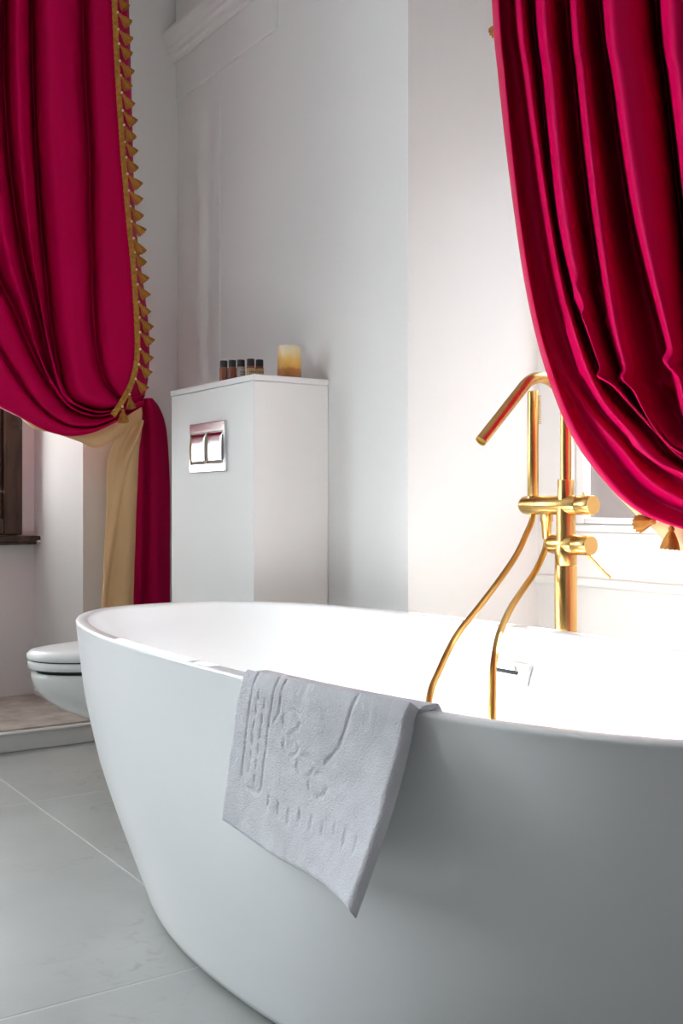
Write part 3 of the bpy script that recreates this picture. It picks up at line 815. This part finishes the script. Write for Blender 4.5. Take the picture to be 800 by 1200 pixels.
RIGHT = [
 [(1.620,1.846,3.080),(1.620,1.813,2.516),(1.620,1.780,1.952),(1.620,1.759,1.774),(1.620,1.735,1.601),(1.619,1.707,1.442),(1.618,1.674,1.298),(1.615,1.636,1.179),(1.613,1.592,1.074),(1.610,1.535,0.972),(1.607,1.460,0.884),(1.605,1.366,0.812),(1.603,1.249,0.777),(1.600,1.074,0.751)],
 [(1.580,1.829,3.080),(1.580,1.795,2.507),(1.580,1.761,1.934),(1.580,1.741,1.758),(1.580,1.717,1.588),(1.579,1.688,1.432),(1.576,1.654,1.290),(1.573,1.615,1.172),(1.569,1.570,1.069),(1.565,1.513,0.969),(1.561,1.437,0.883),(1.558,1.344,0.812),(1.554,1.227,0.778),(1.550,1.055,0.753)],
 [(1.530,1.756,3.080),(1.530,1.721,2.487),(1.530,1.687,1.893),(1.530,1.667,1.724),(1.530,1.644,1.561),(1.530,1.618,1.410),(1.528,1.586,1.275),(1.526,1.551,1.161),(1.524,1.509,1.062),(1.522,1.456,0.965),(1.521,1.385,0.882),(1.519,1.297,0.814),(1.517,1.185,0.780),(1.515,1.020,0.756)],
 [(1.560,1.796,3.080),(1.560,1.758,2.496),(1.560,1.720,1.912),(1.560,1.697,1.739),(1.560,1.671,1.572),(1.560,1.643,1.419),(1.561,1.613,1.282),(1.562,1.577,1.165),(1.564,1.530,1.066),(1.565,1.472,0.981),(1.566,1.405,0.911),(1.567,1.335,0.847),(1.569,1.241,0.808),(1.570,1.069,0.765)],
 [(1.600,1.828,3.080),(1.600,1.788,2.507),(1.600,1.749,1.934),(1.600,1.724,1.757),(1.600,1.696,1.586),(1.598,1.664,1.429),(1.590,1.624,1.288),(1.580,1.574,1.166),(1.570,1.512,1.065),(1.560,1.439,0.988),(1.550,1.366,0.928),(1.540,1.299,0.870),(1.530,1.210,0.829),(1.520,1.034,0.776)],
 [(1.610,1.819,3.080),(1.610,1.773,2.504),(1.610,1.728,1.929),(1.610,1.700,1.752),(1.610,1.669,1.581),(1.609,1.636,1.424),(1.606,1.600,1.287),(1.603,1.559,1.173),(1.599,1.513,1.082),(1.595,1.461,1.014),(1.591,1.403,0.960),(1.587,1.339,0.905),(1.584,1.252,0.861),(1.580,1.073,0.793)],
 [(1.510,1.709,3.080),(1.510,1.658,2.467),(1.510,1.608,1.855),(1.510,1.581,1.689),(1.510,1.550,1.530),(1.509,1.519,1.384),(1.507,1.486,1.256),(1.504,1.448,1.152),(1.501,1.410,1.071),(1.497,1.368,1.011),(1.494,1.318,0.963),(1.491,1.258,0.913),(1.488,1.177,0.871),(1.485,1.007,0.803)],
 [(1.508,1.679,3.080),(1.508,1.632,2.463),(1.508,1.585,1.845),(1.508,1.560,1.682),(1.508,1.534,1.524),(1.508,1.506,1.382),(1.506,1.475,1.260),(1.505,1.439,1.162),(1.503,1.403,1.083),(1.502,1.363,1.024),(1.500,1.314,0.976),(1.498,1.255,0.926),(1.497,1.181,0.880),(1.495,1.013,0.809)],
 [(1.600,1.738,3.080),(1.600,1.698,2.489),(1.600,1.657,1.898),(1.600,1.633,1.727),(1.600,1.610,1.563),(1.599,1.584,1.415),(1.596,1.550,1.292),(1.591,1.510,1.192),(1.587,1.470,1.111),(1.583,1.427,1.050),(1.578,1.372,0.999),(1.574,1.308,0.945),(1.569,1.234,0.893),(1.565,1.059,0.815)],
 [(1.505,1.625,3.080),(1.505,1.585,2.454),(1.505,1.544,1.828),(1.505,1.523,1.669),(1.505,1.504,1.516),(1.504,1.483,1.379),(1.502,1.451,1.267),(1.499,1.415,1.177),(1.496,1.379,1.103),(1.492,1.339,1.046),(1.489,1.289,0.997),(1.486,1.230,0.946),(1.483,1.164,0.895),(1.480,1.001,0.820)],
 [(1.502,1.586,3.080),(1.502,1.545,2.446),(1.502,1.505,1.812),(1.502,1.485,1.655),(1.502,1.466,1.504),(1.502,1.444,1.368),(1.501,1.417,1.254),(1.500,1.386,1.161),(1.499,1.354,1.085),(1.498,1.318,1.027),(1.498,1.277,0.982),(1.497,1.229,0.939),(1.496,1.170,0.896),(1.495,1.011,0.825)],
 [(1.640,1.671,3.080),(1.640,1.634,2.482),(1.640,1.596,1.885),(1.640,1.575,1.716),(1.640,1.554,1.554),(1.637,1.527,1.405),(1.630,1.495,1.275),(1.620,1.459,1.167),(1.610,1.416,1.080),(1.600,1.374,1.017),(1.590,1.331,0.972),(1.580,1.286,0.936),(1.570,1.222,0.901),(1.560,1.054,0.832)],
 [(1.490,1.518,3.080),(1.490,1.478,2.431),(1.490,1.437,1.782),(1.490,1.418,1.630),(1.490,1.398,1.484),(1.489,1.376,1.349),(1.488,1.352,1.230),(1.485,1.326,1.132),(1.482,1.293,1.052),(1.480,1.261,0.995),(1.478,1.229,0.955),(1.475,1.197,0.925),(1.472,1.144,0.897),(1.470,0.993,0.833)],
 [(1.488,1.499,3.080),(1.488,1.456,2.426),(1.488,1.412,1.772),(1.488,1.392,1.621),(1.488,1.371,1.476),(1.489,1.350,1.343),(1.492,1.329,1.224),(1.496,1.309,1.125),(1.500,1.288,1.048),(1.504,1.266,0.993),(1.508,1.244,0.955),(1.512,1.218,0.926),(1.516,1.171,0.902),(1.520,1.026,0.836)],
 [(1.580,1.564,3.080),(1.580,1.520,2.450),(1.580,1.475,1.821),(1.580,1.453,1.662),(1.580,1.430,1.509),(1.577,1.403,1.368),(1.566,1.368,1.238),(1.553,1.332,1.128),(1.539,1.300,1.048),(1.525,1.270,0.991),(1.511,1.236,0.952),(1.498,1.199,0.924),(1.484,1.139,0.904),(1.470,0.991,0.839)],
 [(1.660,1.616,3.080),(1.660,1.568,2.470),(1.660,1.520,1.860),(1.660,1.494,1.694),(1.660,1.468,1.534),(1.657,1.437,1.394),(1.647,1.399,1.274),(1.635,1.359,1.171),(1.623,1.325,1.090),(1.610,1.298,1.030),(1.597,1.273,0.987),(1.585,1.246,0.954),(1.573,1.196,0.923),(1.560,1.051,0.846)],
 [(1.485,1.460,3.080),(1.485,1.406,2.413),(1.485,1.351,1.747),(1.485,1.327,1.599),(1.485,1.303,1.456),(1.484,1.277,1.333),(1.482,1.247,1.233),(1.480,1.217,1.146),(1.478,1.193,1.075),(1.475,1.176,1.022),(1.472,1.163,0.983),(1.470,1.149,0.951),(1.468,1.113,0.921),(1.465,0.986,0.846)],
 [(1.478,1.407,3.080),(1.478,1.355,2.403),(1.478,1.303,1.726),(1.478,1.281,1.582),(1.478,1.259,1.443),(1.478,1.236,1.321),(1.477,1.213,1.220),(1.476,1.191,1.135),(1.475,1.172,1.067),(1.474,1.158,1.018),(1.473,1.145,0.981),(1.472,1.131,0.950),(1.471,1.100,0.920),(1.470,0.989,0.850)],
 [(1.535,1.393,3.080),(1.535,1.346,2.410),(1.535,1.298,1.739),(1.535,1.277,1.593),(1.535,1.257,1.453),(1.535,1.238,1.327),(1.534,1.221,1.220),(1.534,1.206,1.134),(1.533,1.192,1.068),(1.532,1.179,1.020),(1.532,1.166,0.985),(1.531,1.151,0.954),(1.531,1.123,0.923),(1.530,1.028,0.857)],
 [(1.680,1.478,3.080),(1.680,1.435,2.447),(1.680,1.392,1.815),(1.680,1.370,1.657),(1.680,1.349,1.505),(1.676,1.328,1.367),(1.665,1.304,1.246),(1.650,1.280,1.151),(1.635,1.258,1.080),(1.620,1.234,1.029),(1.605,1.209,0.991),(1.590,1.182,0.958),(1.575,1.144,0.926),(1.560,1.048,0.861)],
 [(1.480,1.306,3.080),(1.480,1.260,2.386),(1.480,1.213,1.691),(1.480,1.195,1.553),(1.480,1.177,1.420),(1.480,1.161,1.299),(1.479,1.149,1.194),(1.478,1.139,1.113),(1.476,1.129,1.053),(1.475,1.118,1.009),(1.474,1.104,0.976),(1.472,1.089,0.947),(1.471,1.064,0.918),(1.470,0.987,0.860)],
 [(1.480,1.244,3.080),(1.480,1.205,2.376),(1.480,1.167,1.673),(1.480,1.153,1.539),(1.480,1.138,1.410),(1.480,1.126,1.291),(1.480,1.118,1.189),(1.480,1.111,1.109),(1.480,1.104,1.050),(1.480,1.095,1.007),(1.480,1.085,0.975),(1.480,1.074,0.947),(1.480,1.055,0.918),(1.480,0.993,0.863)],
 [(1.620,1.286,3.080),(1.620,1.257,2.407),(1.620,1.229,1.734),(1.620,1.217,1.592),(1.620,1.206,1.454),(1.618,1.194,1.327),(1.611,1.182,1.216),(1.603,1.170,1.128),(1.594,1.159,1.065),(1.585,1.146,1.018),(1.576,1.132,0.984),(1.567,1.117,0.953),(1.559,1.095,0.923),(1.550,1.038,0.868)],
 [(1.490,1.139,3.080),(1.490,1.116,2.363),(1.490,1.094,1.647),(1.490,1.086,1.518),(1.490,1.078,1.395),(1.490,1.071,1.280),(1.489,1.066,1.181),(1.488,1.061,1.103),(1.486,1.057,1.045),(1.485,1.052,1.004),(1.484,1.046,0.973),(1.482,1.039,0.945),(1.481,1.028,0.917),(1.480,0.991,0.869)],
 [(1.600,1.136,3.080),(1.600,1.125,2.382),(1.600,1.113,1.683),(1.600,1.109,1.551),(1.600,1.105,1.422),(1.598,1.100,1.303),(1.591,1.093,1.198),(1.583,1.085,1.115),(1.574,1.077,1.054),(1.565,1.070,1.010),(1.556,1.062,0.977),(1.548,1.053,0.948),(1.539,1.043,0.920),(1.530,1.021,0.875)],
 [(1.530,1.036,3.080),(1.530,1.032,2.356),(1.530,1.027,1.631),(1.530,1.026,1.507),(1.530,1.024,1.387),(1.529,1.022,1.275),(1.526,1.020,1.177),(1.523,1.016,1.100),(1.519,1.014,1.043),(1.515,1.011,1.002),(1.511,1.009,0.971),(1.508,1.006,0.944),(1.504,1.004,0.917),(1.500,1.000,0.876)]]
GOLD = [(1.497,1.127,1.547),(1.478,1.102,1.547),(1.452,1.064,1.543),(1.429,1.021,1.537),(1.415,0.963,1.533),(1.413,0.887,1.530),(1.410,0.796,1.527),(1.401,0.675,1.524),(1.395,0.554,1.520),(1.388,0.457,1.517),(1.379,0.253,1.514),(1.369,-0.048,1.514)]
RED = [(1.560,1.213,1.613),(1.546,1.194,1.630),(1.546,1.169,1.644),(1.546,1.131,1.658),(1.543,1.075,1.668),(1.540,0.982,1.675),(1.536,0.795,1.678),(1.530,0.485,1.678),(1.526,0.236,1.682),(1.523,-0.074,1.682)]
LOW = [((0.972,1.271),(0.979,1.260)),((1.028,1.221),(1.035,1.207)),((1.076,1.158),(1.083,1.140)),((1.142,1.107),(1.150,1.085)),((1.225,1.072),(1.216,1.070)),((1.301,1.069),(1.307,1.044)),((1.391,1.100),(1.382,1.025)),((1.471,1.146),(1.484,1.084)),((1.533,1.182),(1.547,1.120))]
RLOW = [((1.409,0.853),(1.410,0.840)),((1.357,0.817),(1.355,0.797)),((1.309,0.798),(1.315,0.772)),((1.242,0.783),(1.272,0.742)),((1.152,0.770),(1.163,0.731))]

def drape(lines, sub_v, sub_u, amp, seed):
    cols = [spline(l, sub_v) for l in lines]
    nv = len(cols[0])
    rows = []
    for j in range(nv):
        rows.append(spline([c[j] for c in cols], sub_u))
    out = []
    for j, r in enumerate(rows):
        o = []
        for p in r:
            q = Vector((p.x * 6, p.y * 6, p.z * 1.3 + seed))
            q2 = Vector((p.x * 13, p.y * 13, p.z * 3.2 + seed))
            o.append(p + Vector(noise.noise_vector(q)) * amp + Vector(noise.noise_vector(q2)) * amp * .35)
        out.append(o)
    return out, cols

def tassel_bm():
    bm = bmesh.new()
    n = 22
    prof = [(.0016, 0.0), (.0030, -.003), (.0052, -.006), (.0056, -.009), (.0040, -.012), (.0050, -.014), (.0085, -.022), (.0118, -.031), (.0140, -.0395), (.0145, -.0425)]
    rings = []
    for i, (r, z) in enumerate(prof):
        rg = []
        for k in range(n):
            q = 1.0 if i < 5 else (1.0 + (.12 if k % 2 else -.10) + .06 * math.sin(k * 2.7))
            zz = z - (.002 * math.sin(k * 3.1) if i == len(prof) - 1 else 0)
            rg.append(bm.verts.new((r * q * math.cos(2 * PI * k / n), r * q * math.sin(2 * PI * k / n), zz)))
        rings.append(rg)
    for a, b in zip(rings, rings[1:]):
        for k in range(n):
            bm.faces.new((a[k], b[k], b[(k + 1) % n], a[(k + 1) % n]))
    c = bm.verts.new((0, 0, -.036))
    for k in range(n):
        bm.faces.new((rings[-1][k], c, rings[-1][(k + 1) % n]))
    bm.faces.new(rings[0])
    return bm
tassel_mesh = None
bead_mesh = None
def tassel(parent, base, p, d, s=1.0):
    """hang a tassel with its bead at p, skirt pointing along d"""
    global tassel_mesh, bead_mesh
    if tassel_mesh is None:
        o = obj('tassel', tassel_bm(), 'tassel', parent, angle=80)
        tassel_mesh = o.data
        bm = bmesh.new(); bmesh.ops.create_uvsphere(bm, u_segments=10, v_segments=8, radius=.0038)
        b = obj('bead', bm, 'bead', o)
        bead_mesh = b.data
    else:
        o = bpy.data.objects.new('tassel', tassel_mesh); COL.objects.link(o); o.parent = parent
        b = bpy.data.objects.new('bead', bead_mesh); COL.objects.link(b); b.parent = o
    b.location = (0, 0, .0035)
    o.location = Vector(p) - base
    o.rotation_euler = Vector(d).to_track_quat('-Z', 'Y').to_euler()
    o.scale = (s, s, s)
    return o

def off(rows, base):
    return [[p - base for p in r] for r in rows]

def lined_drape(rows, base, parent, ref, cut, first):
    """one cloth, crimson towards the room and gold lining on its back"""
    me = bpy.data.meshes.new('drape')
    bm = bmesh.new()
    grid(bm, off(rows, base))
    bm.normal_update()
    tot = Vector()
    for f in bm.faces:
        tot += f.normal * f.calc_area()
    if tot.dot(Vector(ref)) < 0:
        bmesh.ops.reverse_faces(bm, faces=bm.faces)
    bm.to_mesh(me); bm.free()
    for k in ('velvet', 'lining_cream', 'velvet', 'velvet'):
        me.materials.append(M[k])
    ni = len(rows[0]) - 1
    me.polygons.foreach_set('material_index', [0 if (q // ni < cut and q % ni >= first) else 2 for q in range(len(me.polygons))])
    me.polygons.foreach_set('use_smooth', [True] * len(me.polygons))
    o = bpy.data.objects.new('drape', me)
    COL.objects.link(o)
    o.parent = parent
    md = o.modifiers.new('thick', 'SOLIDIFY')
    md.thickness = .0025; md.offset = -1; md.material_offset = 1; md.use_rim = True
    return o

def band(line_pts, side, nrm, w, th):
    """flat braid along a polyline"""
    bm = bmesh.new()
    rings = []
    n = len(line_pts)
    for i, p in enumerate(line_pts):
        d = (line_pts[min(i + 1, n - 1)] - line_pts[max(i - 1, 0)]).normalized()
        nr = Vector(nrm) - d * Vector(nrm).dot(d); nr.normalize()
        sd_ = d.cross(nr)
        if sd_.dot(Vector(side)) < 0: sd_ = -sd_
        wob = .0012 * (1 if i % 2 else -1)
        ring = []
        for a, b in ((-.5, 0), (-.42, .9), (-.2, 1.0), (0, .6), (.2, 1.0), (.42, .9), (.5, 0), (0, -.3)):
            ring.append(bm.verts.new(p + sd_ * (a * (w + wob)) + nr * (b * th)))
        rings.append(ring)
    for a, b in zip(rings, rings[1:]):
        for k in range(8):
            bm.faces.new((a[k], a[(k + 1) % 8], b[(k + 1) % 8], b[k]))
    bm.faces.new(rings[0]); bm.faces.new(rings[-1][::-1])
    return bm

# ---- left curtain
LB = Vector((1.50, 3.60, 0.10))
lc = thing('curtain', 'crimson left curtain tied back, with gold tassel fringe and gold lining', 'curtain', LB, 0, 'crimson tied-back curtains')
rows, cols = drape(LEFT, 9, 5, .005, 3.0)
lined_drape(rows, LB, lc, (0, -1, 0), 54, 6)
# fringe braid on the leading edge
KE = 23
edge = cols[KE]
pts = [edge[i] + Vector((-.004, -.010, 0)) for i in range(len(edge))]
dens = []
for a, b in zip(pts, pts[1:]):
    m_ = max(1, int((b - a).length / .008))
    dens += [a.lerp(b, k / m_) for k in range(m_)]
dens.append(pts[-1])
obj('fringe_braid', band([p - LB for p in dens], (1, 0, 0), (0, -1, 0), .021, .004), 'fringe', lc)
acc, nxt, lastp = 0.0, .03, dens[0]
rt = random.Random(9)
for i in range(1, len(dens)):
    acc += (dens[i] - dens[i - 1]).length
    if acc >= nxt:
        nxt += .0560
        z = dens[i].z
        if z > 2.62: continue
        tg = (dens[i] - dens[i - 1]).normalized()
        low = z < 1.22
        if low:
            d = Vector((.10 * rt.uniform(-1, 1), -.25, -1))
            p = dens[i] + Vector((.006, -.006, -.010))
        else:
            d = Vector((rt.uniform(.40, .95), -.25 + rt.uniform(-.1, .1), -1))
            p = dens[i] + Vector((.011, -.006, -.002))
        tassel(lc, LB, p, d, rt.uniform(1.08, 1.28))

# lining showing below the swag and the tail, gold side and crimson side
def cloth_rows(rws, ydef, folds, amp, side, nx=40, seed=0.0, sub=8):
    """rws: (x_left, z, x_right); folds pleat the width"""
    L = spline([(a, 0, z) for a, z, b in rws], sub)
    Rr = spline([(b, 0, z) for a, z, b in rws], sub)
    out = []
    n = len(L)
    for j in range(n):
        v = j / (n - 1)
        r = []
        for i in range(nx + 1):
            u = i / nx
            p = L[j].lerp(Rr[j], u)
            dep = side(u, v)
            p.y = ydef - dep
            r.append(p + Vector((0, noise.noise(Vector((p.x * 14, seed, p.z * 6))) * amp, 0)))
        out.append(r)
    return out

lin = []
for k, (a, b) in enumerate(LOW):
    A = Vector((a[0], 3.592, a[1] + .006)); B = Vector((b[0], 3.606, b[1]))
    lin.append([A.lerp(B, j / 8) + Vector((0, -.012 * math.sin(PI * j / 8) + .004 * math.sin(k * 1.3 + j * .5), 0)) for j in range(9)])
colsl = [spline([lin[k][j] for k in range(len(lin))], 6) for j in range(9)]
bm = bmesh.new(); grid(bm, off(colsl, LB))
o = obj('lining_swag', bm, 'lining', lc, angle=180)
md = o.modifiers.new('thick', 'SOLIDIFY'); md.thickness = .002
def gold_fold(u, v):
    crease = .18 + .62 * v
    d1 = abs(u - (0.95 - 1.1 * min(v / .9, .8)))
    return .012 * math.sin(u * PI) + .016 * math.exp(-(d1 / .10) ** 2) - .010 * math.exp(-((u - .12) / .12) ** 2) * (1 - v) + .008 * math.sin(u * 9 + v * 2.0)
bm = bmesh.new(); grid(bm, off(cloth_rows(GOLD, 3.61, 3, .006, gold_fold, seed=2.0), LB))
o = obj('lining_tail', bm, 'lining', lc, angle=180)
md = o.modifiers.new('thick', 'SOLIDIFY'); md.thickness = .002
def red_fold(u, v):
    return .030 * math.sin(u * PI) - .026 * math.exp(-((u - .30) / .07) ** 2) + .006 * math.sin(u * 14) * v
bm = bmesh.new(); grid(bm, off(cloth_rows(RED, 3.655, 3, .005, red_fold, seed=7.0), LB))
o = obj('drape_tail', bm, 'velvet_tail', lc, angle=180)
md = o.modifiers.new('thick', 'SOLIDIFY'); md.thickness = .0025

# ---- right curtain
RB = Vector((1.55, 1.10, 0.40))
rc = thing('curtain', 'crimson right curtain swept aside in front of the window above the tub', 'curtain', RB, 0, 'crimson tied-back curtains')
rows, cols = drape(RIGHT, 9, 7, .0022, 11.0)
# cross creases where the swept cloth buckles, (y0, z0, y1, z1, height, width)
for y0, z0, y1, z1, hh, ww in ((1.3885, 1.173, 1.336, 1.053, .014, .010), (1.336, 1.053, 1.268, 1.040, .020, .012), (1.44, 1.215, 1.405, 1.235, .007, .014),
                               (1.405, 1.235, 1.380, 1.170, .007, .012), (1.235, 1.075, 1.150, 1.050, .022, .013), (1.50, 1.16, 1.47, 1.08, .010, .014), (1.30, .93, 1.20, .885, .012, .011)):
    for rw in rows:
        for p in rw:
            dy, dz = y1 - y0, z1 - z0
            q = max(0, min(1, ((p.y - y0) * dy + (p.z - z0) * dz) / (dy * dy + dz * dz)))
            dd = math.hypot(p.y - y0 - q * dy, p.z - z0 - q * dz)
            if dd < ww * 3:
                p.x -= hh * math.exp(-(dd / ww) ** 2)
lined_drape(rows, RB, rc, (-1, 0, 0), 68, 21)
lin = []
for k, (a, b) in enumerate(RLOW):
    A = Vector((1.575, a[0], a[1] + .012)); B = Vector((1.585, b[0], b[1]))
    lin.append([A.lerp(B, j / 8) + Vector((-.010 * math.sin(PI * j / 8), 0, 0)) for j in range(9)])
colsl = [spline([lin[k][j] for k in range(len(lin))], 6) for j in range(9)]
bm = bmesh.new(); grid(bm, off(colsl, RB))
o = obj('lining_swag', bm, 'lining', rc, angle=180)
md = o.modifiers.new('thick', 'SOLIDIFY'); md.thickness = .002
# tail below the tieback
tl = []
for j in range(13):
    v = j / 12
    z = .84 - .80 * v
    w = .05 + .10 * min(1, v * 2.2)
    tl.append([Vector((1.60 - .035 * math.sin(i * 1.15) - .02 * (1 - v), 1.065 + w * (1 - i / 12) * 1.0 - .06, z)) for i in range(13)])
colsl = [spline(r, 3) for r in tl]
bm = bmesh.new(); grid(bm, off(colsl, RB))
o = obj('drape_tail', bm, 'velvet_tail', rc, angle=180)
md = o.modifiers.new('thick', 'SOLIDIFY'); md.thickness = .0025
tassel(rc, RB, (1.545, 1.246, .786), (-.05, .06, -1), 1.05)
tassel(rc, RB, (1.560, 1.292, .792), (0.02, 1, -.16), 1.05)
tassel(rc, RB, (1.560, 1.190, .776), (-.02, -.05, -1), 1.0)
tassel(rc, RB, (1.625, 1.768, 1.900), (0.0, 1, -.30), .95)
pts = [Vector(p) for p in ((1.575, 1.33, .815), (1.570, 1.285, .797), (1.562, 1.245, .789), (1.56, 1.19, .782), (1.565, 1.13, .79))]
obj('fringe_braid', band([p - RB for p in spline(pts, 8)], (0, 0, -1), (-1, 0, 0), .014, .003), 'fringe', rc)
